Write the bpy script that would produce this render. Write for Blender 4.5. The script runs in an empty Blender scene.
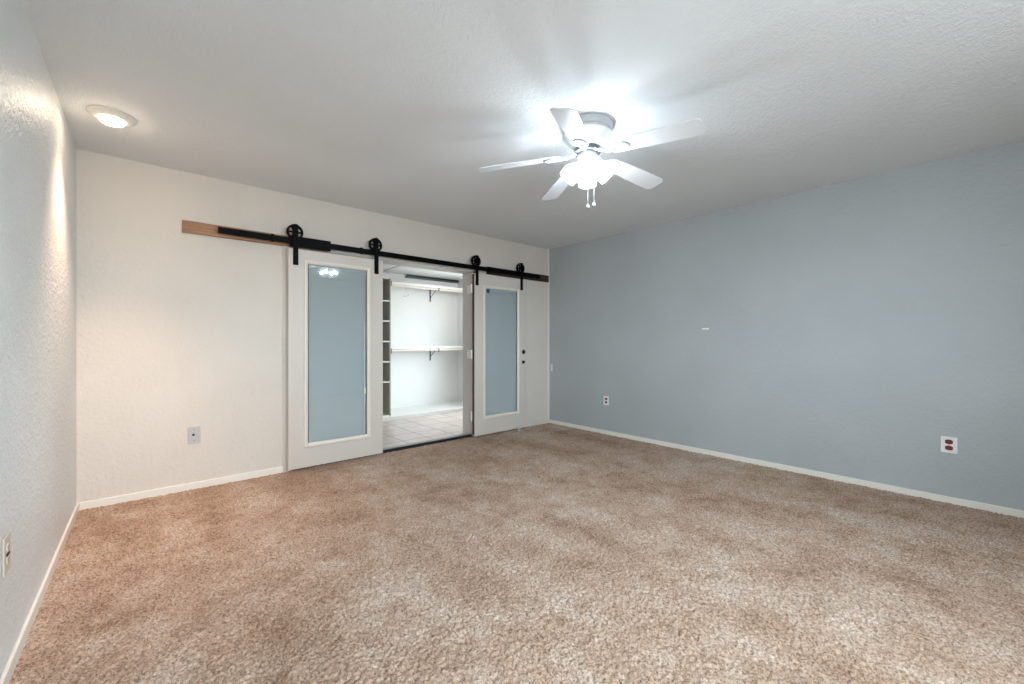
import bpy, bmesh, math, random
from mathutils import Vector, Matrix
random.seed(7)
PI = math.pi
S = bpy.context.scene
COL = S.collection

# ------------------------------------------------------------------ camera, world, exposure
cam_d = bpy.data.cameras.new('camera')
cam = bpy.data.objects.new('camera', cam_d)
COL.objects.link(cam)
cam.location = (0, 0, 1.13)
cam.rotation_euler = (PI/2, 0, -math.atan2(365, 414))
cam_d.sensor_width = 36
cam_d.lens = 414/1024*36
cam_d.clip_start = 0.02
S.camera = cam

world = bpy.data.worlds.new('daylight')
S.world = world
world.use_nodes = True
# overcast sky above, darker ground below the horizon
wn = world.node_tree
tcw = wn.nodes.new('ShaderNodeTexCoord'); sep = wn.nodes.new('ShaderNodeSeparateXYZ'); wr = wn.nodes.new('ShaderNodeValToRGB')
wn.links.new(tcw.outputs['Generated'], sep.inputs[0])
adw = wn.nodes.new('ShaderNodeMath'); adw.operation = 'MULTIPLY_ADD'; adw.inputs[1].default_value = .5; adw.inputs[2].default_value = .5
wn.links.new(sep.outputs['Z'], adw.inputs[0]); wn.links.new(adw.outputs[0], wr.inputs['Fac'])
wr.color_ramp.elements[0].position = .47; wr.color_ramp.elements[0].color = (.36, .38, .39, 1)
wr.color_ramp.elements[1].position = .53; wr.color_ramp.elements[1].color = (.86, .94, 1.0, 1)
wn.links.new(wr.outputs['Color'], wn.nodes['Background'].inputs[0])
wn.nodes['Background'].inputs[1].default_value = 13.5

S.view_settings.view_transform = 'Standard'
S.view_settings.look = 'None'
S.view_settings.gamma = 1
S.view_settings.use_curve_mapping = False
S.view_settings.exposure = 0.70
S.cycles.use_denoising = True
S.cycles.denoising_input_passes = 'RGB_ALBEDO_NORMAL'
S.cycles.denoising_prefilter = 'ACCURATE'
S.cycles.max_bounces = 10
S.cycles.diffuse_bounces = 6
S.cycles.sample_clamp_indirect = 6

FAN_GLOW = 1.2        # frosted shades of the fan's light kit
FAN_BULB = 300.0       # its four bulbs
RECESSED_W = 75.0       # warm recessed ceiling lamp
CLOSET_W = 6.0        # added closet ceiling lamp, unseen

# daylight enters through an added, unseen window behind the camera
WX0, WX1, WZ0, WZ1 = -0.2, 2.2, 0.95, 2.25
YN, YB, XL, XR, H = -1.15, 4.056, -0.359, 4.274, 2.44
pd = bpy.data.lights.new('added_window_portal', 'AREA')
pd.shape = 'RECTANGLE'; pd.size = WX1-WX0; pd.size_y = WZ1-WZ0
pd.cycles.is_portal = True
po = bpy.data.objects.new('added_window_portal', pd); COL.objects.link(po)
po.location = ((WX0+WX1)/2, YN-0.13, (WZ0+WZ1)/2); po.rotation_euler = (PI/2, 0, 0)
# a second unseen window, added in the closet's right-hand wall to light it
CX0, CX1, CY1, CH = .7, 4.2, 6.25, 2.235
VY0, VY1, VZ0, VZ1 = 4.7, 5.35, 0.45, 1.75
pd2 = bpy.data.lights.new('added_closet_portal', 'AREA')
pd2.shape = 'RECTANGLE'; pd2.size = VZ1-VZ0; pd2.size_y = VY1-VY0
pd2.cycles.is_portal = True
po2 = bpy.data.objects.new('added_closet_portal', pd2); COL.objects.link(po2)
po2.location = (CX1+.13, (VY0+VY1)/2, (VZ0+VZ1)/2); po2.rotation_euler = (0, PI/2, 0)

# ------------------------------------------------------------------ materials
def lin(c):
    return tuple(((v/255)/12.92 if v/255 <= .04045 else ((v/255+.055)/1.055)**2.4) for v in c) + (1,)

def mat(name, rgb, rough=.5, metal=0, spec=.5):
    m = bpy.data.materials.new(name); m.use_nodes = True
    b = m.node_tree.nodes['Principled BSDF']
    b.inputs['Base Color'].default_value = lin(rgb)
    b.inputs['Roughness'].default_value = rough
    b.inputs['Metallic'].default_value = metal
    b.inputs['Specular IOR Level'].default_value = spec
    return m

def nodes(m):
    nt = m.node_tree
    return nt, nt.nodes, nt.links, nt.nodes['Principled BSDF']

def mapping(nt, scale=(1, 1, 1)):
    tc = nt.nodes.new('ShaderNodeTexCoord'); mp = nt.nodes.new('ShaderNodeMapping')
    mp.inputs['Scale'].default_value = scale
    nt.links.new(tc.outputs['Object'], mp.inputs['Vector'])
    return mp.outputs['Vector']

def noise(nt, vec, scale, detail=2, rough=.5):
    n = nt.nodes.new('ShaderNodeTexNoise')
    n.inputs['Scale'].default_value = scale; n.inputs['Detail'].default_value = detail
    n.inputs['Roughness'].default_value = rough
    nt.links.new(vec, n.inputs['Vector'])
    return n.outputs['Fac']

def ramp(nt, fac, stops):
    r = nt.nodes.new('ShaderNodeValToRGB')
    while len(r.color_ramp.elements) < len(stops): r.color_ramp.elements.new(.5)
    for e, (p, c) in zip(r.color_ramp.elements, stops):
        e.position = p; e.color = c
    nt.links.new(fac, r.inputs['Fac'])
    return r.outputs['Color']

def math_node(nt, op, a, b):
    n = nt.nodes.new('ShaderNodeMath'); n.operation = op
    for i, v in enumerate((a, b)):
        if isinstance(v, (int, float)): n.inputs[i].default_value = v
        else: nt.links.new(v, n.inputs[i])
    return n.outputs[0]

def mix_rgb(nt, fac, a, b, mode='MIX'):
    n = nt.nodes.new('ShaderNodeMix'); n.data_type = 'RGBA'; n.blend_type = mode
    for i, v in ((0, fac), (6, a), (7, b)):
        if isinstance(v, (int, float)): n.inputs[i].default_value = v
        elif isinstance(v, tuple): n.inputs[i].default_value = v
        else: nt.links.new(v, n.inputs[i])
    return n.outputs[2]

def bump(nt, b, h, strength, dist):
    n = nt.nodes.new('ShaderNodeBump')
    n.inputs['Strength'].default_value = strength; n.inputs['Distance'].default_value = dist
    nt.links.new(h, n.inputs['Height']); nt.links.new(n.outputs['Normal'], b.inputs['Normal'])

def plaster(name, rgb, rough, scale, strength, dist, vary=.03):
    m = mat(name, rgb, rough)
    nt, N, L, b = nodes(m)
    v = mapping(nt)
    h = math_node(nt, 'ADD', noise(nt, v, scale, 3, .55), math_node(nt, 'MULTIPLY', noise(nt, v, scale*.3, 2), .8))
    hs = ramp(nt, math_node(nt, 'MULTIPLY', h, .55), [(.40, (0, 0, 0, 1)), (.62, (1, 1, 1, 1))])
    bump(nt, b, hs, strength, dist)
    c = lin(rgb)
    lo = tuple(x*(1-vary) for x in c[:3])+(1,); hi = tuple(min(1, x*(1+vary)) for x in c[:3])+(1,)
    L.new(ramp(nt, noise(nt, v, 1.6, 3), [(.35, lo), (.65, hi)]), b.inputs['Base Color'])
    return m

M = {}
M['back_wall'] = plaster('white_textured_wall', (213, 206, 197), .55, 38, .28, .006)
M['left_wall'] = plaster('white_satin_textured_wall', (216, 219, 219), .38, 60, .5, .008)
M['blue_wall'] = plaster('blue_grey_textured_wall', (172, 178, 181), .5, 42, .25, .006)
M['ceiling'] = plaster('white_stippled_ceiling', (226, 230, 232), .75, 110, .42, .005, .02)
M['closet_wall'] = plaster('closet_white_wall', (222, 223, 222), .6, 30, .15, .004, .01)
M['jamb'] = mat('pale_grey_jamb_paint', (200, 197, 191), .4)
M['hinge'] = mat('white_hinge_paint', (244, 242, 238), .3)
M['trim'] = mat('white_trim_paint', (232, 228, 220), .35)
M['casing'] = mat('cream_casing_paint', (206, 200, 192), .4)
M['door'] = mat('off_white_door_paint', (206, 199, 191), .38)
M['lite'] = mat('door_lite_frame_plastic', (226, 219, 208), .35)
M['black'] = mat('black_powder_coated_steel', (2, 2, 3), .5, 0, .10)
M['dark_bore'] = mat('black_lock_metal', (8, 8, 9), .3)
M['white_metal'] = mat('white_enamel', (188, 190, 191), .3)
M['housing'] = mat('pale_grey_white_enamel', (176, 179, 181), .35)
M['blade'] = mat('white_fan_blade', (226, 229, 232), .38)
M['chrome'] = mat('grey_rotor_metal', (120, 122, 126), .25, .9)
M['ivory'] = mat('ivory_plastic', (204, 194, 178), .35)
M['outlet_white'] = mat('white_outlet_plastic', (236, 232, 232), .3)
M['outlet_brown'] = mat('red_brown_receptacle_plastic', (112, 40, 34), .35)
M['steel_plate'] = mat('brushed_grey_plate', (186, 184, 182), .38, .35)
M['slot'] = mat('dark_slot', (24, 20, 18), .6)
M['screw'] = mat('screw_metal', (84, 84, 84), .35, .7)
M['tape'] = mat('white_patch_paint', (240, 240, 238), .5)
M['rod'] = mat('cream_painted_rod', (226, 215, 202), .4)
M['bracket'] = mat('dark_bracket_metal', (46, 48, 52), .4, .3)
M['wire'] = mat('grey_wire', (120, 122, 124), .35, .7)
M['green_bar'] = mat('dark_green_metal', (12, 24, 22), .35, .2)
M['green_bar_lip'] = mat('grey_green_metal', (72, 92, 88), .35, .2)
M['shelf'] = mat('white_shelf_paint', (226, 226, 222), .45)
M['tower'] = mat('grey_white_shelving', (166, 162, 152), .5)
M['cleat'] = mat('brown_grey_cleat', (112, 98, 84), .6)
M['threshold'] = mat('grey_metal_threshold', (150, 150, 148), .4, .5)
M['shadow_strip'] = mat('black_shadow_line', (16, 15, 15), .7)
M['weather'] = mat('brown_weatherstrip', (84, 66, 54), .8)
M['slat'] = mat('pale_blue_grey_blind_slat', (190, 195, 196), .5)
M['sticker_blue'] = mat('blue_sticker', (44, 70, 120), .4)
M['sticker_pale'] = mat('pale_sticker_border', (196, 206, 216), .4)
M['window_white'] = mat('white_window_vinyl', (235, 235, 235), .4)

# carpet: short tufted pile with flattened and raised patches
m = mat('beige_brown_carpet', (168, 142, 122), .95, 0, .08); M['carpet'] = m
nt, N, L, b = nodes(m)
v = mapping(nt)
yarn = noise(nt, v, 105, 4, .80)
patch = noise(nt, v, 4.2, 9, .78)
track = noise(nt, mapping(nt, (1.2, .45, 1)), 2.0, 3, .55)
spot = noise(nt, v, 5.0, 9, .76)
base = ramp(nt, math_node(nt, 'ADD', math_node(nt, 'MULTIPLY', patch, .62), math_node(nt, 'MULTIPLY', track, .38)),
            [(.36, lin((148, 122, 105))), (.50, lin((177, 154, 137))), (.63, lin((190, 175, 163)))])
spots = ramp(nt, spot, [(.32, (.74, .68, .62, 1)), (.46, (1, 1, 1, 1)), (.60, (1, 1, 1, 1)), (.74, (1.10, 1.12, 1.14, 1))])
grain = ramp(nt, yarn, [(.38, (.40, .35, .30, 1)), (.49, (.95, .94, .93, 1)), (.62, (1.34, 1.33, 1.32, 1))])
L.new(mix_rgb(nt, 1.0, mix_rgb(nt, 1.0, base, spots, 'MULTIPLY'), grain, 'MULTIPLY'), b.inputs['Base Color'])

# closet floor tile
m = mat('pale_ceramic_tile', (200, 192, 184), .35); M['tile'] = m
nt, N, L, b = nodes(m)
v = mapping(nt)
br = nt.nodes.new('ShaderNodeTexBrick')
br.offset = 0; br.squash = 1
br.inputs['Scale'].default_value = 1
br.inputs['Brick Width'].default_value = .31; br.inputs['Row Height'].default_value = .31
br.inputs['Mortar Size'].default_value = .006; br.inputs['Mortar Smooth'].default_value = .2
br.inputs['Color1'].default_value = lin((214, 200, 193)); br.inputs['Color2'].default_value = lin((204, 190, 183))
br.inputs['Mortar'].default_value = lin((120, 112, 106))
L.new(v, br.inputs['Vector'])
mott = ramp(nt, noise(nt, v, 9, 4, .6), [(.3, (.90, .89, .88, 1)), (.7, (1.06, 1.06, 1.06, 1))])
L.new(mix_rgb(nt, 1.0, br.outputs['Color'], mott, 'MULTIPLY'), b.inputs['Base Color'])

# stained board
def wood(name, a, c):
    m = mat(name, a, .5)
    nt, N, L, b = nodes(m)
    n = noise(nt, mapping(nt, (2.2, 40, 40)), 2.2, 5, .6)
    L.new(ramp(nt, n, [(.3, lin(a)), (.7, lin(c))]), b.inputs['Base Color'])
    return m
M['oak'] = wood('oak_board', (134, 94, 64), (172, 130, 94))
M['walnut'] = wood('brown_stained_board', (36, 25, 16), (66, 47, 32))

# the shades: thin frosted glass that lets part of its bulb's light straight through
def shade_glass():
    m = bpy.data.materials.new('lit_frosted_glass_shade'); m.use_nodes = True
    nt = m.node_tree; b = nt.nodes['Principled BSDF']; out = nt.nodes['Material Output']
    b.inputs['Base Color'].default_value = (.9, .9, .9, 1); b.inputs['Roughness'].default_value = .3
    b.inputs['Emission Color'].default_value = (.90, .96, 1, 1); b.inputs['Emission Strength'].default_value = FAN_GLOW
    tr = nt.nodes.new('ShaderNodeBsdfTransparent'); mx = nt.nodes.new('ShaderNodeMixShader')
    mx.inputs[0].default_value = .32
    nt.links.new(tr.outputs[0], mx.inputs[1]); nt.links.new(b.outputs[0], mx.inputs[2]); nt.links.new(mx.outputs[0], out.inputs[0])
    return m

# clear door glass
m = bpy.data.materials.new('clear_glass'); m.use_nodes = True; M['glass'] = m
nt = m.node_tree; nt.nodes.clear()
out = nt.nodes.new('ShaderNodeOutputMaterial'); mx = nt.nodes.new('ShaderNodeMixShader')
tr = nt.nodes.new('ShaderNodeBsdfTransparent'); gl = nt.nodes.new('ShaderNodeBsdfGlossy')
gl.inputs['Roughness'].default_value = .015
tr.inputs['Color'].default_value = (.95, .975, .98, 1)
ge = nt.nodes.new('ShaderNodeNewGeometry'); dp = nt.nodes.new('ShaderNodeVectorMath'); dp.operation = 'DOT_PRODUCT'
nt.links.new(ge.outputs['Normal'], dp.inputs[0]); nt.links.new(ge.outputs['Incoming'], dp.inputs[1])
fr = math_node(nt, 'SUBTRACT', 1, math_node(nt, 'ABSOLUTE', dp.outputs['Value'], 0))
fr = math_node(nt, 'ADD', math_node(nt, 'MULTIPLY', math_node(nt, 'POWER', fr, 5), .93), .06)
nt.links.new(fr, mx.inputs[0]); nt.links.new(tr.outputs[0], mx.inputs[1])
nt.links.new(gl.outputs[0], mx.inputs[2]); nt.links.new(mx.outputs[0], out.inputs[0])

def lamp_mat(name, rgb, strength):
    m = bpy.data.materials.new(name); m.use_nodes = True
    b = m.node_tree.nodes['Principled BSDF']
    b.inputs['Base Color'].default_value = (.9, .9, .9, 1)
    b.inputs['Roughness'].default_value = .3
    b.inputs['Emission Color'].default_value = rgb+(1,)
    b.inputs['Emission Strength'].default_value = strength
    return m
M['shade_glow'] = shade_glass()
M['bulb_glow'] = lamp_mat('lit_bulb', (.80, .91, 1.0), FAN_BULB)
M['lens_glow'] = lamp_mat('lit_warm_lens', (1.0, .80, .60), 34)
M['closet_glow'] = lamp_mat('added_closet_globe', (.95, .98, 1.0), 10)

# ------------------------------------------------------------------ mesh helpers
class MB:
    def __init__(s): s.bm = bmesh.new()
    def box(s, x0, y0, z0, x1, y1, z1, mtx=None):
        r = bmesh.ops.create_cube(s.bm, size=1)
        T = Matrix.Translation(((x0+x1)/2, (y0+y1)/2, (z0+z1)/2)) @ Matrix.Diagonal((abs(x1-x0), abs(y1-y0), abs(z1-z0), 1))
        bmesh.ops.transform(s.bm, matrix=(mtx @ T) if mtx else T, verts=r['verts'])
        return s
    def lathe(s, prof, origin=(0, 0, 0), axis=(0, 0, 1), seg=32, sx=1, sy=1):
        """prof: (radius, height) pairs turned about the axis."""
        q = Vector((0, 0, 1)).rotation_difference(Vector(axis).normalized())
        o = Vector(origin); rings = []
        for r, h in prof:
            if r < 1e-6: rings.append([s.bm.verts.new(o + q @ Vector((0, 0, h)))])
            else: rings.append([s.bm.verts.new(o + q @ Vector((r*sx*math.cos(2*PI*k/seg), r*sy*math.sin(2*PI*k/seg), h))) for k in range(seg)])
        for a, b in zip(rings, rings[1:]):
            if len(a) == 1 and len(b) == 1: continue
            for k in range(seg):
                j = (k+1) % seg
                if len(a) == 1: s.bm.faces.new((a[0], b[j], b[k]))
                elif len(b) == 1: s.bm.faces.new((a[k], a[j], b[0]))
                else: s.bm.faces.new((a[k], a[j], b[j], b[k]))
        return s
    def tube(s, pts, r, seg=10, cap=True):
        pts = [Vector(p) for p in pts]; rings = []
        up = Vector((0, 0, 1))
        for i, p in enumerate(pts):
            t = (pts[min(i+1, len(pts)-1)] - pts[max(i-1, 0)]).normalized()
            u = t.cross(up)
            if u.length < 1e-3: u = t.cross(Vector((1, 0, 0)))
            u.normalize(); w = t.cross(u).normalized()
            rr = r[i] if isinstance(r, (list, tuple)) else r
            rings.append([s.bm.verts.new(p + u*rr*math.cos(2*PI*k/seg) + w*rr*math.sin(2*PI*k/seg)) for k in range(seg)])
        for a, b in zip(rings, rings[1:]):
            for k in range(seg):
                j = (k+1) % seg
                s.bm.faces.new((a[k], a[j], b[j], b[k]))
        if cap:
            s.bm.faces.new(rings[0]); s.bm.faces.new(list(reversed(rings[-1])))
        return s
    def prism(s, pts, d):
        """closed outline of 3-D points, extruded by vector d."""
        d = Vector(d)
        a = [s.bm.verts.new(Vector(p)) for p in pts]; b = [s.bm.verts.new(Vector(p)+d) for p in pts]
        s.bm.faces.new(a); s.bm.faces.new(list(reversed(b)))
        n = len(a)
        for k in range(n):
            s.bm.faces.new((a[k], b[k], b[(k+1) % n], a[(k+1) % n]))
        return s
    def frame(s, x0, z0, x1, z1, prof, close=True):
        """rectangular frame in the xz plane: prof is (inset, y) pairs."""
        loops = []
        for i, y in prof:
            loops.append([s.bm.verts.new(p) for p in ((x0+i, y, z0+i), (x1-i, y, z0+i), (x1-i, y, z1-i), (x0+i, y, z1-i))])
        if close: loops.append(loops[0])
        for a, b in zip(loops, loops[1:]):
            for k in range(4):
                j = (k+1) % 4
                s.bm.faces.new((a[k], a[j], b[j], b[k]))
        return s
    def move(s, mtx):
        bmesh.ops.transform(s.bm, matrix=mtx, verts=s.bm.verts); return s
    def build(s, name, material, parent=None, loc=None, bevel=0, smooth=False, seg=2):
        bmesh.ops.recalc_face_normals(s.bm, faces=s.bm.faces)
        if loc is not None:
            bmesh.ops.translate(s.bm, vec=-Vector(loc), verts=s.bm.verts)
        me = bpy.data.meshes.new(name); s.bm.to_mesh(me); s.bm.free()
        me.materials.append(material)
        o = bpy.data.objects.new(name, me); COL.objects.link(o)
        if loc is not None: o.location = loc
        if parent: o.parent = parent
        if smooth:
            for p in me.polygons: p.use_smooth = True
            md = o.modifiers.new('edges', 'EDGE_SPLIT'); md.split_angle = math.radians(38)
        if bevel:
            md = o.modifiers.new('bevel', 'BEVEL'); md.width = bevel; md.segments = seg; md.limit_method = 'ANGLE'
        return o

def thing(name, label, cat, loc, rot=(0, 0, 0), group=None):
    o = bpy.data.objects.new(name, None); COL.objects.link(o)
    o.empty_display_size = .05
    o.location = loc; o.rotation_euler = rot
    o['label'] = label; o['category'] = cat
    if group: o['group'] = group
    return o

def tag(o, label, cat, group=None):
    o['label'] = label; o['category'] = cat
    if group: o['group'] = group
    return o

def struct(o):
    o['kind'] = 'structure'; return o

# ------------------------------------------------------------------ the room shell
T = .12
OX0, OX1, OZ = 0.965, 2.955, 1.978          # doorway into the closet
WT = .20                                    # thickness of that wall
YC = YB+WT                                  # closet side of it
# the floor is a thick tufted carpet: a fine grid whose tufts stand up by a few millimetres
import numpy as np
def carpet():
    step = .0062
    xs = np.arange(XL, XR+step, step); ys = np.arange(-.4, YB+.012, step)
    nx, ny = len(xs), len(ys)
    rng = np.random.default_rng(5)
    h = rng.random((ny, nx))
    h = .62*h + .38*.25*(np.roll(h, 1, 0)+np.roll(h, -1, 0)+np.roll(h, 1, 1)+np.roll(h, -1, 1))
    z = -.018 + .016*(h-.2)
    X, Y = np.meshgrid(xs, ys)
    X = X + (rng.random(X.shape)-.5)*.003; Y = Y + (rng.random(X.shape)-.5)*.003
    Y[-1] = YB+.012
    co = np.stack([X, Y, z], -1).reshape(-1, 3)
    i = np.arange(nx*ny).reshape(ny, nx)
    f = np.stack([i[:-1, :-1], i[:-1, 1:], i[1:, 1:], i[1:, :-1]], -1).reshape(-1, 4)
    # plain slab under it and behind the camera
    n0 = len(co)
    x0, x1, y0, y1 = XL-T, XR+T, YN-T, YB+.01
    slab = np.array([(x0, y0, -.12), (x1, y0, -.12), (x1, y1, -.12), (x0, y1, -.12), (x0, y0, -.0195), (x1, y0, -.0195), (x1, y1, -.0195), (x0, y1, -.0195),
                     (XL, YN, -.014), (XR, YN, -.014), (XR, -.4, -.014), (XL, -.4, -.014)])
    sf = np.array([(0, 3, 2, 1), (4, 5, 6, 7), (0, 1, 5, 4), (1, 2, 6, 5), (2, 3, 7, 6), (3, 0, 4, 7), (8, 9, 10, 11)])+n0
    co = np.concatenate([co, slab]); f = np.concatenate([f, sf])
    me = bpy.data.meshes.new('floor')
    me.vertices.add(len(co)); me.vertices.foreach_set('co', co.astype(np.float32).ravel())
    me.loops.add(f.size); me.loops.foreach_set('vertex_index', f.astype(np.int32).ravel())
    me.polygons.add(len(f)); me.polygons.foreach_set('loop_start', (np.arange(len(f))*4).astype(np.int32))
    me.update(calc_edges=True)
    me.materials.append(M['carpet'])
    o = bpy.data.objects.new('floor', me); COL.objects.link(o)
    return struct(o)
carpet()
struct(MB().box(XL-T, YN-T, H, XR+T, YC, H+.1).build('ceiling', M['ceiling']))
struct(MB().box(XL-T, YN-T, -.06, XL, YC, H).build('wall_left', M['left_wall']))
struct(MB().box(XR, YN-T, -.06, XR+T, YC, H).build('wall_right', M['blue_wall']))
w = MB()
w.box(XL, YB, -.05, OX0, YC, H); w.box(OX1, YB, -.05, XR, YC, H); w.box(OX0, YB, OZ, OX1, YC, H)
struct(w.build('wall_back', M['back_wall']))
w = MB()
w.box(XL, YN-T, -.06, WX0, YN, H); w.box(WX1, YN-T, -.06, XR, YN, H)
w.box(WX0, YN-T, -.06, WX1, YN, WZ0); w.box(WX0, YN-T, WZ1, WX1, YN, H)
struct(w.build('wall_near', M['back_wall']))
wf = MB().frame(WX0, WZ0, WX1, WZ1, [(0, YN-.1), (0, YN-.04), (.05, YN-.04), (.05, YN-.1)])
wf.box((WX0+WX1)/2-.025, YN-.1, WZ0, (WX0+WX1)/2+.025, YN-.04, WZ1)
wf = struct(wf.build('added_window_1', M['window_white']))  # unseen window frame, added to let daylight in
MB().box(WX0+.05, YN-.075, WZ0+.05, WX1-.05, YN-.071, WZ1-.05).build('pane', M['glass'], wf)

# baseboards
BH = .040
struct(MB().box(XL, YN, -.03, XL+.013, YB, BH).build('baseboard_left', M['trim'], bevel=.004))
struct(MB().box(XR-.013, YN, -.03, XR, YB, BH-.006).build('baseboard_right', M['trim'], bevel=.004))
struct(MB().box(XL+.013, YB-.013, -.03, .893, YB, BH).build('baseboard_back', M['trim'], bevel=.004))
struct(MB().box(3.025, YB-.013, -.03, XR-.013, YB, BH).build('baseboard_far', M['back_wall'], bevel=.004))
# casing round the doorway, and its jamb lining
c = MB()
c.prism([(.893, YB-.016, -.03), (.948, YB-.016, -.03), (.948, YB-.016, OZ), (2.972, YB-.016, OZ), (2.972, YB-.016, -.03), (3.025, YB-.016, -.03), (3.025, YB-.016, 2.0), (.893, YB-.016, 2.0)], (0, .016, 0))
struct(c.build('trim_1', M['casing'], bevel=.004))
j = MB()
j.box(OX0, YB-.002, 0, OX0+.018, YC, OZ); j.box(OX1-.018, YB-.002, 0, OX1, YC, OZ); j.box(OX0, YB-.002, OZ-.006, OX1, YC, OZ)
struct(j.build('trim_2', M['jamb']))
struct(MB().box(OX1-.001, YB-.014, .02, OX1+.018, YB-.003, OZ).build('trim_3', M['weather']))
# painted strip down the far corner
struct(MB().box(XR-.022, YB-.012, BH, XR-.0005, YB, H).build('trim_4', M['trim'], bevel=.003))
# threshold between carpet and tile
t = struct(MB().box(OX0, YB+.02, -.03, OX1, YB+.075, .022).build('trim_5', M['threshold'], bevel=.004))
struct(MB().box(OX0, YB+.008, -.03, OX1, YB+.0205, .017).build('trim_6', M['shadow_strip']))  # black strip standing in for the shadow line at the threshold's front

# closet shell
struct(MB().box(CX0-T, YC, -.1, CX1+T, CY1+T, .008).box(OX0, YB+.075, -.1, OX1, YC, .008).build('floor_closet', M['tile']))
struct(MB().box(CX0-T, YC, CH, CX1+T, CY1+T, CH+.1).build('ceiling_closet', M['closet_wall']))
struct(MB().box(CX0-T, CY1, 0, CX1+T, CY1+T, CH).build('wall_closet_back', M['closet_wall']))
struct(MB().box(CX0-T, YC, 0, CX0, CY1, CH).build('wall_closet_left', M['closet_wall']))
w = MB()
w.box(CX1, YC, 0, CX1+T, VY0, CH); w.box(CX1, VY1, 0, CX1+T, CY1, CH); w.box(CX1, VY0, 0, CX1+T, VY1, VZ0); w.box(CX1, VY0, VZ1, CX1+T, VY1, CH)
struct(w.build('wall_closet_right', M['closet_wall']))
wf = MB().frame(VY0, VZ0, VY1, VZ1, [(0, -.10), (0, -.04), (.04, -.04), (.04, -.10)])
wf.move(Matrix(((0, -1, 0, CX1), (1, 0, 0, 0), (0, 0, 1, 0), (0, 0, 0, 1))))
wf = struct(wf.build('added_window_2', M['window_white']))  # frame of the added closet window, never in view
MB().box(CX1+.07, VY0+.04, VZ0+.04, CX1+.074, VY1-.04, VZ1-.04).build('pane', M['glass'], wf)
struct(MB().box(2.738, 5.2, CH-.003, 2.752, 6.1, CH+.01).build('trim_7', M['wire']))

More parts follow.
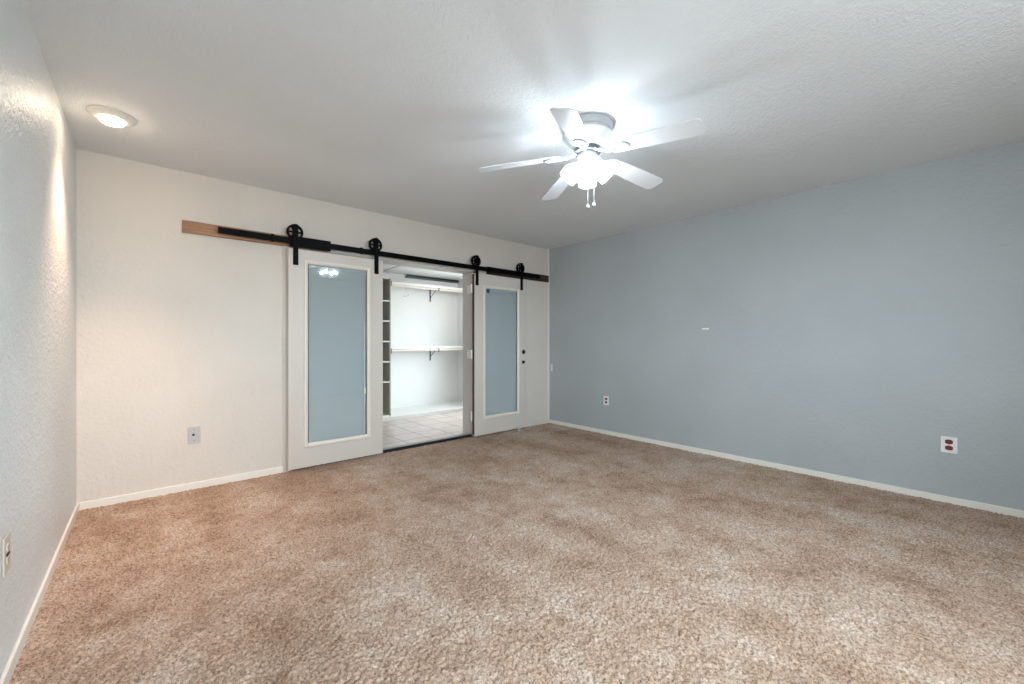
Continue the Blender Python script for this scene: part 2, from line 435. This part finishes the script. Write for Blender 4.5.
# ------------------------------------------------------------------ barn doors
DT = .04
def make_door(label, x0, x1, lx0, lz0, lx1, lz1, hang, lock=False, sticker=False):
    z0, z1, y0 = .018, 1.945, 3.965
    root = thing('sliding_barn_door', label, 'door', ((x0+x1)/2, y0, z0), group='pair of sliding doors')
    lx = lambda x: x-(x0+x1)/2
    lz = lambda z: z-z0
    W = (x1-x0)/2
    # slab with its opening for the glass
    s = MB()
    pts_o = [(-W, 0), (W, 0), (W, z1-z0), (-W, z1-z0)]
    pts_i = [(lx(lx0)+.012, lz(lz0)+.012), (lx(lx1)-.012, lz(lz0)+.012), (lx(lx1)-.012, lz(lz1)-.012), (lx(lx0)+.012, lz(lz1)-.012)]
    R = [[s.bm.verts.new((p[0], y, p[1])) for p in P] for P, y in ((pts_o, DT), (pts_o, 0), (pts_i, 0), (pts_i, DT))]
    R.append(R[0])
    for a, b2 in zip(R, R[1:]):
        for k in range(4): s.bm.faces.new((a[k], a[(k+1) % 4], b2[(k+1) % 4], b2[k]))
    s.build('slab', M['door'], root, bevel=.002)
    # raised lite frame
    MB().frame(lx(lx0), lz(lz0), lx(lx1), lz(lz1),
               [(0, .002), (0, -.009), (.006, -.014), (.018, -.014), (.026, -.010), (.034, -.002), (.034, .006), (.012, .006)]
               ).build('glass_frame', M['lite'], root)
    gx0, gx1, gz0, gz1 = lx(lx0)+.032, lx(lx1)-.032, lz(lz0)+.032, lz(lz1)-.032
    MB().box(gx0, .003, gz0, gx1, .005, gz1).build('glass_pane', M['glass'], root)
    # mini blind sealed behind the glass
    bl = MB()
    n = int((gz1-gz0-.03)/.0135)
    for k in range(n):
        zc = gz0+.016+k*.0135
        R2 = Matrix.Translation((0, .017, zc)) @ Matrix.Rotation(math.radians(72), 4, 'X')
        bl.box(gx0+.014, -.0080, -.0005, gx1-.010, .0080, .0005, R2)
    blind = bl.build('blind', M['slat'], root)
    MB().box(gx0+.012, .008, gz1-.028, gx1-.008, .026, gz1-.006).build('head_rail', M['slat'], blind)
    MB().box(gx0+.012, .012, gz0+.001, gx1-.008, .024, gz0+.012).build('bottom_rail', M['slat'], blind)
    MB().box(gx0-.01, .030, gz0-.01, gx1+.01, .034, gz1+.01).build('back_pane', mat_back, root)
    if not lock:
        # blind lift slider on its track at the edge of the glass
        c = MB().box(gx1-.030, -.0012, gz0+.02, gx1-.022, .0028, gz1-.5)
        tr = c.build('slider_track', M['sticker_pale'], root)
        MB().box(gx1-.036, -.012, gz0+.40, gx1-.016, .0, gz0+.46).build('slider', M['lite'], tr, bevel=.003)
    # strap hangers with spoked wheels
    for hx in hang:
        h = lx(hx)
        st = MB()
        st.box(h-.021, -.007, lz(1.803), h+.021, -.001, lz(2.135))
        st.prism([(h-.021, -.007, lz(2.135)), (h+.021, -.007, lz(2.135)), (h+.021, -.007, lz(2.150)), (h+.012, -.007, lz(2.160)), (h-.012, -.007, lz(2.160)), (h-.021, -.007, lz(2.150))], (0, .006, 0))
        st.box(h-.021, -.007, lz(2.150), h+.021, .040, lz(2.158))
        hg = st.build('hanger_strap', M['black'], root, bevel=.001)
        for bz in (1.83, 1.90):
            MB().lathe([(0, .004), (.006, .004), (.009, .0), (.009, -.002)], (h, -.0072, lz(bz)), (0, -1, 0), 14).build('bolt', M['black'], hg, smooth=True)
        wc = (h, .022, lz(2.094))
        wh = MB()
        wh.lathe([(.050, -.011), (.067, -.011), (.067, -.007), (.062, -.003), (.062, .003), (.067, .007), (.067, .011), (.050, .011), (.050, -.011)], wc, (0, -1, 0), 36)
        wh.lathe([(0, -.011), (.022, -.011), (.022, .011), (0, .011)], wc, (0, -1, 0), 24)
        for k in range(6):
            a = k*PI/3+PI/6*0
            Rm = Matrix.Translation(wc) @ Matrix.Rotation(a, 4, 'Y')
            wh.box(.016, -.006, -.0075, .056, .006, .0075, Rm)
        wl = wh.build('wheel', M['black'], hg, smooth=True)
        MB().lathe([(0, .007), (.009, .007), (.012, .003), (.012, 0), (0, 0)], (h, -.007, lz(2.094)), (0, -1, 0), 18).build('axle_bolt', M['black'], wl, smooth=True)
    if lock:
        k = MB().lathe([(0, .014), (.016, .013), (.023, .008), (.028, .006), (.029, 0), (0, 0)], (lx(3.697), 0, lz(1.0)), (0, -1, 0), 24)
        dk = k.build('deadbolt', M['dark_bore'], root, smooth=True)
        MB().box(lx(3.697)-.004, -.026, lz(1.0)-.012, lx(3.697)+.004, -.013, lz(1.0)+.012).build('thumb_turn', M['dark_bore'], dk, bevel=.002)
        MB().lathe([(0, .020), (.013, .019), (.019, .013), (.015, .006), (.021, .004), (.022, 0), (0, 0)], (lx(3.692), 0, lz(.868)), (0, -1, 0), 24).build('knob', M['dark_bore'], root, smooth=True)
    if sticker:
        MB().box(-W-.004, .002, .01, -W, DT-.002, z1-z0-.01).build('edge_seal', M['weather'], root)
        def shield(cx, cz, w, h, y, d):
            pts = [(-.5, .35), (-.36, .47), (-.15, .5), (.15, .5), (.36, .47), (.5, .35), (.5, .05), (.38, -.16), (.16, -.36), (0, -.5), (-.16, -.36), (-.38, -.16), (-.5, .05)]
            return MB().prism([(cx+px*w, y, cz+pz*h) for px, pz in pts], (0, d, 0))
        sx, sz = lx(3.110), lz(1.742)
        sk = shield(sx, sz, .072, .080, .0018, .0008).build('sticker', M['sticker_pale'], root)
        sk['label'] = 'pale bordered blue shield sticker'
        shield(sx, sz+.003, .058, .063, .0012, .0006).build('sticker_print', M['sticker_blue'], sk)
    return root
mat_back = mat('grey_back_pane', (150, 160, 165), .3)
make_door('off-white sliding barn door on the left, glass panel reflecting the fan lights, hung beside the open doorway',
          .918, 1.772, 1.041, .196, 1.643, 1.857, (.974, 1.704))
make_door('off-white sliding barn door on the right, with black locks and a blue shield sticker on its glass',
          2.905, 3.759, 3.034, .203, 3.620, 1.815, (2.941, 3.661), lock=True, sticker=True)

# wooden backing boards and the rail
BZ0, BZ1 = 1.970, 2.064
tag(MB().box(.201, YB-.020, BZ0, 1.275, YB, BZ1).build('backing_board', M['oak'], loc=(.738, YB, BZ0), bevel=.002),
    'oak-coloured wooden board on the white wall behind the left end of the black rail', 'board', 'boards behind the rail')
tag(MB().box(3.150, YB-.020, BZ0, XR-.022, YB, BZ1).build('backing_board', M['walnut'], loc=(3.7, YB, BZ0), bevel=.002),
    'dark brown wooden board behind the right end of the black rail, at the room corner', 'board', 'boards behind the rail')
RY0, RY1, RZ0, RZ1 = 3.983, 3.991, 1.990, 2.042
rail = thing('sliding_door_rail', 'long black flat steel rail carrying both sliding doors along the white wall', 'rail', (2.2, RY1, RZ0))
MB().box(.420-2.2, RY0-RY1, 0, 4.03-2.2, 0, RZ1-RZ0).build('rail_bar', M['black'], rail, bevel=.0015)
MB().box(.93-2.2, RY0-RY1-.004, -.024, 1.275-2.2, RY0-RY1, RZ1-RZ0+.018).build('black_plate', M['black'], rail, bevel=.001)  # black plate, taller than the rail, over the board's right part
for x in (.55, 1.12, 1.85, 2.35, 2.80, 3.35, 3.92):
    yb = (YB-.020 if (x < 1.275 or x > 3.15) else YB)
    sp = MB().lathe([(0, 0), (.011, 0), (.011, yb-RY1), (0, yb-RY1)], (x-2.2, 0, .026), (0, 1, 0), 16).build('spacer', M['black'], rail, smooth=True)
    MB().lathe([(0, .006), (.008, .006), (.011, .002), (.011, 0), (0, 0)], (x-2.2, RY0-RY1, .026), (0, -1, 0), 12).build('bolt_head', M['black'], sp, smooth=True)
for x in (.80, 1.56, 3.15, 3.98):
    MB().box(x-2.2-.012, RY0-RY1-.012, -.006, x-2.2+.012, .004, RZ1-RZ0+.004).build('end_stop', M['black'], rail, bevel=.002)

# floor guide under the right door
g = thing('door_guide', 'small white floor guide under the bottom edge of the right sliding door', 'guide', (3.604, 3.955, -.012))
MB().box(-.03, -.02, 0, .03, -.002, .005).build('guide_base', M['white_metal'], g, bevel=.001)
MB().box(-.02, -.006, .004, .02, -.002, .028).build('guide_tab', M['white_metal'], g, bevel=.001)

# hinges left on the doorway's right jamb
for z, word in ((1.767, 'top'), (.983, 'middle'), (.247, 'bottom')):
    lab = {'top': 'white hinge near the top of the right doorway jamb, level with the upper closet rod',
           'middle': 'white hinge on the right doorway jamb, halfway up, level with the lower closet rod',
           'bottom': 'white hinge on the right doorway jamb, lowest of three, near the floor'}[word]
    h = thing('hinge', lab, 'hinge', (OX1-.018, YB+.05, z), group='hinges on the doorway jamb')
    lf = MB().box(-.040, -.097, -.050, -.0002, -.090, .050).box(-.006, -.095, -.050, -.0002, .050 if word != 'bottom' else -.02, .050).build('leaf', M['hinge'], h, bevel=.001)
    MB().tube([(-.042, -.094, -.054), (-.042, -.094, .054)], .009, 12).build('barrel', M['hinge'], h, smooth=True)
    for dz in (-.032, 0, .032):
        MB().lathe([(0, .0012), (.005, .001), (.006, 0), (0, 0)], (-.006, -.036 if word == 'bottom' else .02 + (.012 if dz else -.012), dz), (-1, 0, 0), 12).build('screw', M['screw'], lf, smooth=True)

# ------------------------------------------------------------------ ceiling fan
FX, FY = 2.005, 1.583
fan = thing('ceiling_fan', 'white five-blade ceiling fan with lit frosted glass shades and pull chains', 'ceiling fan', (FX, FY, H))
MB().lathe([(0, 0), (.146, 0), (.150, -.005), (.150, -.044), (.145, -.050), (.149, -.055), (.151, -.065), (.146, -.074),
            (.136, -.081), (.126, -.094), (.108, -.116), (.094, -.130), (.084, -.138), (0, -.138)], (0, 0, 0), (0, 0, 1), 48).build('motor_housing', M['housing'], fan, smooth=True)
MB().lathe([(0, -.137), (.074, -.137), (.080, -.143), (.080, -.166), (.070, -.172), (0, -.172)], (0, 0, 0), (0, 0, 1), 40).build('rotor', M['chrome'], fan, smooth=True)
MB().lathe([(0, -.171), (.056, -.171), (.060, -.178), (.058, -.205), (.048, -.214), (.052, -.220), (.062, -.226), (.064, -.240), (.054, -.252), (.03, -.262), (.012, -.268), (0, -.270)],
           (0, 0, 0), (0, 0, 1), 40).build('switch_housing', M['white_metal'], fan, smooth=True)
ZB = -.165
PITCH = math.radians(-12)
def blade_outline():
    r0, r1 = .175, .664
    pts = []
    prof = [(r0, .036), (r0+.03, .048), (r0+.09, .056), (.40, .062), (.58, .066)]
    for r, hw in prof: pts.append((r, -hw))
    rc = .034
    for k in range(7):
        a = -PI/2+k*PI/12
        pts.append((r1-rc+rc*math.cos(a), -.066+rc+rc*math.sin(a)))
    for k in range(7):
        a = k*PI/12
        pts.append((r1-rc+rc*math.cos(a), .066-rc+rc*math.sin(a)))
    for r, hw in reversed(prof): pts.append((r, hw))
    return pts
bm_ = MB().prism([(x, y, -.003) for x, y in blade_outline()], (0, 0, .006))
bm_.move(Matrix.Rotation(PITCH, 4, 'X'))
blade = bm_.build('blade', M['blade'], fan, bevel=.0015)
ir = MB()
# oval medallion with a raised rim beneath the blade root
ir.lathe([(0, -.004), (.70, -.004), (.78, -.010), (.92, -.010), (1.0, -.005), (1.0, 0), (0, 0)], (0, 0, 0), (0, 0, 1), 32, sx=.062, sy=.044)
ir.move(Matrix.Rotation(PITCH, 4, 'X') @ Matrix.Translation((.208, 0, -.0032)))
arm = [(.070, 0, .010), (.100, 0, .002), (.128, 0, -.010), (.152, 0, -.011), (.176, 0, -.006)]
ir.tube(arm, [.012, .011, .010, .011, .012], 12)
iron = ir.build('blade_iron', M['white_metal'], fan, smooth=True)
for k in range(5):
    a = math.radians(136.3-72*k)
    droop = math.radians(6.3+(1.7, -1.0, -1.6, -2.4, .2)[k])
    if k == 0: bo, io = blade, iron
    else:
        bo, io = blade.copy(), iron.copy()
        COL.objects.link(bo); COL.objects.link(io); bo.parent = fan; io.parent = fan
    for o in (bo, io): o.rotation_euler = (0, droop, a); o.location = (0, 0, ZB)
# light kit: four tilted tulip shades
def shade_mesh():
    out = [(.020, 0), (.028, -.005), (.042, -.020), (.053, -.040), (.058, -.060), (.057, -.078), (.053, -.092), (.054, -.100), (.057, -.106)]
    inn = [(r-.003, h) for r, h in reversed(out)]
    return out+inn
camdir = math.degrees(math.atan2(-FY, -FX))
for k in range(4):
    a = math.radians(camdir+90*k)
    tilt = math.radians(44)                         # away from straight down
    d = Vector((math.cos(a)*math.sin(tilt), math.sin(a)*math.sin(tilt), -math.cos(tilt)))
    base = Vector((math.cos(a)*.050, math.sin(a)*.050, -.236))
    MB().tube([(math.cos(a)*.028, math.sin(a)*.028, -.230), tuple(base-d*.008), tuple(base+d*.010)], [.012, .014, .021], 16).build('lamp_holder', M['white_metal'], fan, smooth=True)
    sh = MB().lathe(shade_mesh(), base, -d, 28).build('lamp_shade', M['shade_glow'], fan, smooth=True)
    sh['label'] = 'lit frosted glass tulip shade'
    MB().lathe([(0, -.100), (.010, -.098), (.017, -.090), (.020, -.079), (.017, -.066), (.011, -.054), (.010, -.046), (0, -.046)], base, -d, 18).build('bulb', M['bulb_glow'], sh, smooth=True)
# pull chains
rv = Vector((.75, -.661, 0))
fv = Vector((-.661, -.75, 0))
for off, zl in ((0.0, -.484), (.036, -.472)):
    p = rv*off + fv*.02
    ch = MB().tube([(p.x, p.y, -.245), (p.x, p.y, zl)], .0016, 8).build('pull_chain', M['white_metal'], fan)
    MB().lathe([(0, .006), (.004, .004), (.010, -.008), (.012, -.014), (.009, -.021), (0, -.024)], (p.x, p.y, zl), (0, 0, 1), 16).build('pull_knob', M['white_metal'], ch, smooth=True)

# ------------------------------------------------------------------ recessed lamp
rl = thing('recessed_ceiling_light', 'round white recessed ceiling light glowing warm in the left corner', 'ceiling light', (-.152, 3.325, H))
MB().lathe([(.056, -.008), (.057, -.026), (.061, -.029), (.080, -.022), (.098, -.011), (.105, -.005), (.106, 0)], (0, 0, 0), (0, 0, 1), 48).build('trim_ring', M['trim'], rl, smooth=True)
MB().lathe([(.0565, -.012), (.056, -.032), (.050, -.043), (.034, -.050), (.018, -.053), (0, -.054)], (0, 0, 0), (0, 0, 1), 40).build('lens', M['lens_glow'], rl, smooth=True)
ld = bpy.data.lights.new('recessed_lamp', 'SPOT'); ld.energy = RECESSED_W; ld.color = (1, .66, .46); ld.shadow_soft_size = .10
ld.spot_size = math.radians(86); ld.spot_blend = 1.0
lo = bpy.data.objects.new('recessed_lamp', ld); COL.objects.link(lo); lo.parent = rl; lo.location = (0, 0, -.12)

# ------------------------------------------------------------------ outlets and small wall items
def outlet(label, loc, rot, w, h, plate_m, rec_m, rec_scale=1.0, single=False, slot=False):
    t = thing('wall_outlet', label, 'outlet', loc, rot, group='wall outlets')
    pl = MB().box(-w/2, -.006, -h/2, w/2, 0, h/2).build('cover_plate', plate_m, t, bevel=.003)
    if single:
        MB().lathe([(0, .003), (.007, .003), (.009, .001), (.009, 0), (0, 0)], (-.004, -.006, .004), (0, -1, 0), 16).build('socket', M['slot'], t, smooth=True)
    else:
        for s in (1, -1):
            pts = []
            rw, rh = .017*rec_scale, .0145*rec_scale
            for k in range(24):
                a = 2*PI*k/24
                pts.append((max(-rw, min(rw, 1.25*rw*math.cos(a))), -.0085, s*.0205*max(1, rec_scale*.92)+rh*math.sin(a)))
            rc = MB().prism(pts, (0, .004, 0)).build('receptacle', rec_m, t, bevel=.0008)
            zc = s*.0205*max(1, rec_scale*.92)
            MB().box(-.008, -.0089, zc-.001, -.006, -.0082, zc+.007).box(.006, -.0089, zc, .008, -.0082, zc+.006).lathe(
                [(0, .0004), (.0025, .0004), (.0025, -.0002)], (0, -.0085, zc-.007), (0, -1, 0), 10).build('slots', M['slot'], rc)
    if slot: MB().box(-.018, -.0088, -.004, .018, -.005, .003).build('centre_slot', M['slot'], t)
    for zz in ((.042, -.042) if single else (0,)):
        MB().lathe([(0, .0015), (.002, .0013), (.0032, 0), (0, 0)], (0, -.006, zz), (0, -1, 0), 10).build('screw', M['screw'], pl, smooth=True)
    return t
outlet('small white wall outlet with brown sockets on the blue-grey wall, near the far corner', (XR, 3.078, .403), (0, 0, PI/2*-1), .076, .112, M['outlet_white'], M['outlet_brown'])
outlet('white wall outlet with red-brown sockets on the blue-grey wall, at the right, large in view', (XR, .153, .400), (0, 0, -PI/2), .082, .114, M['outlet_white'], M['outlet_brown'], 1.15)
outlet('grey wall plate with a dark centre jack on the white wall left of the doors', (.275, YB, .405), (0, 0, 0), .078, .128, M['steel_plate'], M['slot'], single=True)
outlet('ivory wall outlet on the left textured wall, cut by the picture edge', (XL, 2.176, .415), (0, 0, PI/2), .084, .127, M['ivory'], M['ivory'], slot=True)

# bare paint strip and small white stop on the blue wall
tag(MB().box(-.002, -.035, -.007, 0, .035, .007).build('wall_patch', M['tape'], bevel=.001),
    'small white horizontal strip stuck on the middle of the blue-grey wall', 'strip').location = (XR, 1.863, 1.264)
tag(MB().box(-.012, -.009, -.05, 0, .009, .05).build('wall_clip', M['outlet_white'], bevel=.003),
    'small white upright clip on the blue-grey wall close to the far corner', 'clip').location = (XR, 3.995, .772)

# ------------------------------------------------------------------ closet fittings
PY0, PZ = 5.60, .06
cb = tag(MB().box(CX0, PY0, .008, CX1, CY1, PZ).box(CX0, PY0-.014, PZ-.016, CX1, PY0+.01, PZ).build('closet_platform', M['shelf'], loc=(2.45, 5.9, .008), bevel=.004),
         'low white platform along the foot of the closet back wall', 'platform')
# shelf tower
TX0, TX1, TY0, TY1 = 2.18, 2.636, 5.63, 6.25
tw = thing('shelf_tower', 'tall narrow open shelf tower at the left inside the closet', 'shelving', (2.4, 5.94, PZ))
top = 2.055-PZ
bx = lambda x: x-2.4
by = lambda y: y-5.94
for x in (TX0, TX1-.018):
    MB().box(bx(x), by(TY0), 0, bx(x)+.018, by(TY1), top).build('side_panel', M['tower'], tw, bevel=.001)
MB().box(bx(TX0)+.018, by(TY1)-.008, 0, bx(TX1)-.018, by(TY1), top).build('back_panel', M['tower'], tw)
for z in (.012, .555, .845, 1.137, 1.43, 1.72, 2.046):
    MB().box(bx(TX0)+.018, by(TY0)+.002, z-PZ-.009 if z > .1 else 0, bx(TX1)-.018, by(TY1)-.008, (z-PZ+.009) if z > .1 else .018).build('shelf', M['shelf'], tw, bevel=.001)
for z in (2.0, 1.02):
    MB().box(bx(TX1), by(TY0)+.002, z-PZ-.06, bx(TX1)+.018, by(TY0)+.09, z-PZ+.018).build('rod_cleat', M['cleat'], tw, bevel=.004)

RODY = 6.0
def shelf_and_rod(zs, zr, word, lab_s, lab_r):
    sh = MB().box(TX1+.001, RODY-.02, zs-.020, CX1, CY1, zs).box(TX1+.001, RODY-.038, zs-.040, CX1, RODY-.02, zs)
    tag(sh.build('closet_shelf', M['shelf'], loc=((TX1+CX1)/2, 6.1, zs-.04), bevel=.001), lab_s, 'shelf', 'closet shelves')
    rd = MB().tube([(TX1, RODY-.02, zr), (CX1, RODY-.02, zr)], .017, 18)
    tag(rd.build('clothes_rod', M['rod'], loc=((TX1+CX1)/2, RODY, zr), smooth=True), lab_r, 'rod', 'closet rods')
shelf_and_rod(2.062, 2.003, 'upper', 'upper white shelf along the closet back wall, just below the ceiling', 'upper cream clothes rod under the higher closet shelf')
shelf_and_rod(1.062, .998, 'lower', 'lower white shelf halfway up the closet back wall', 'lower cream clothes rod under the halfway closet shelf')

def bracket(zt, lab):
    t = thing('shelf_bracket', lab, 'bracket', (3.64, CY1, zt), group='closet shelf brackets')
    MB().box(-.012, -.004, -.225, .012, 0, .0).build('wall_leg', M['bracket'], t, bevel=.001)
    MB().box(-.009, -.266, -.009, .009, 0, -.0015).build('top_arm', M['bracket'], t, bevel=.001)
    MB().tube([(0, -.004, -.16), (0, -.12, -.085), (0, -.235, -.012)], .0045, 10).build('brace', M['bracket'], t, smooth=True)
    pts = [(0, -.262+.0, -.006)]
    for k in range(9):
        a = math.radians(80-32.5*k)
        pts.append((0, (RODY-.02-CY1)+.0215*math.cos(a)*-1, (-.039)+.0215*math.sin(a)))
    MB().tube(pts, .008, 10).build('rod_hook', M['bracket'], t, smooth=True)
bracket(2.042, 'dark metal shelf bracket holding the upper closet rod')
bracket(1.037, 'dark metal shelf bracket holding the lower closet rod')

# thin wire hanger on the upper rod
wh = MB()
hx, hy, hz = 3.04, RODY-.02, 2.003
pts = [(hx-.012, hy, hz+.006)]
for k in range(8):
    a = math.radians(170-28*k)
    pts.append((hx+.02*math.cos(a)*.3, hy+.022*math.cos(a), hz+.022*math.sin(a)))
pts = [(hx+.02*.3*math.cos(math.radians(200-30*k)), hy+.0205*math.cos(math.radians(200-30*k)), hz+.0205*math.sin(math.radians(200-30*k))) for k in range(8)]
pts += [(hx+.012, hy, hz-.035), (hx+.012, hy, hz-.06)]
wh.tube(pts, .0018, 8)
wh.tube([(hx+.012, hy, hz-.06), (hx+.05, hy+.16, hz-.15), (hx-.03, hy-.18, hz-.155), (hx+.012, hy, hz-.06)], .0018, 8)
tag(wh.build('wire_hanger', M['wire'], loc=(hx, hy, hz), smooth=True), 'thin grey wire hanger hooked on the upper closet rod at the left', 'hanger')

# dark bar along the top of the closet back wall
gb = thing('wall_bar', 'long dark green metal bar along the top of the closet back wall', 'bar', (3.7, CY1, 2.2))
MB().box(-.505, -.05, .010, .499, 0, .034).build('bar_channel', M['green_bar'], gb, bevel=.002)
MB().box(-.525, -.03, -.016, .499, 0, .010).build('bar_lip', M['green_bar_lip'], gb, bevel=.002)

# added closet ceiling lamp, unseen to the right of the doorway
cl = thing('added_closet_light', 'added round white globe lamp, unseen, on the closet ceiling beyond the doorway', 'ceiling light', (3.75, 5.15, CH))
MB().lathe([(0, 0), (.09, 0), (.09, -.02), (.07, -.03), (0, -.03)], (0, 0, 0), (0, 0, 1), 32).build('lamp_base', M['white_metal'], cl, smooth=True)
MB().lathe([(.06, -.03), (.085, -.05), (.095, -.08), (.085, -.11), (.05, -.135), (0, -.145)], (0, 0, 0), (0, 0, 1), 32).build('globe', M['closet_glow'], cl, smooth=True)
cd = bpy.data.lights.new('added_closet_lamp', 'POINT'); cd.energy = CLOSET_W; cd.color = (.95, .98, 1); cd.shadow_soft_size = .06
co = bpy.data.objects.new('added_closet_lamp', cd); COL.objects.link(co); co.parent = cl; co.location = (0, 0, -.24)
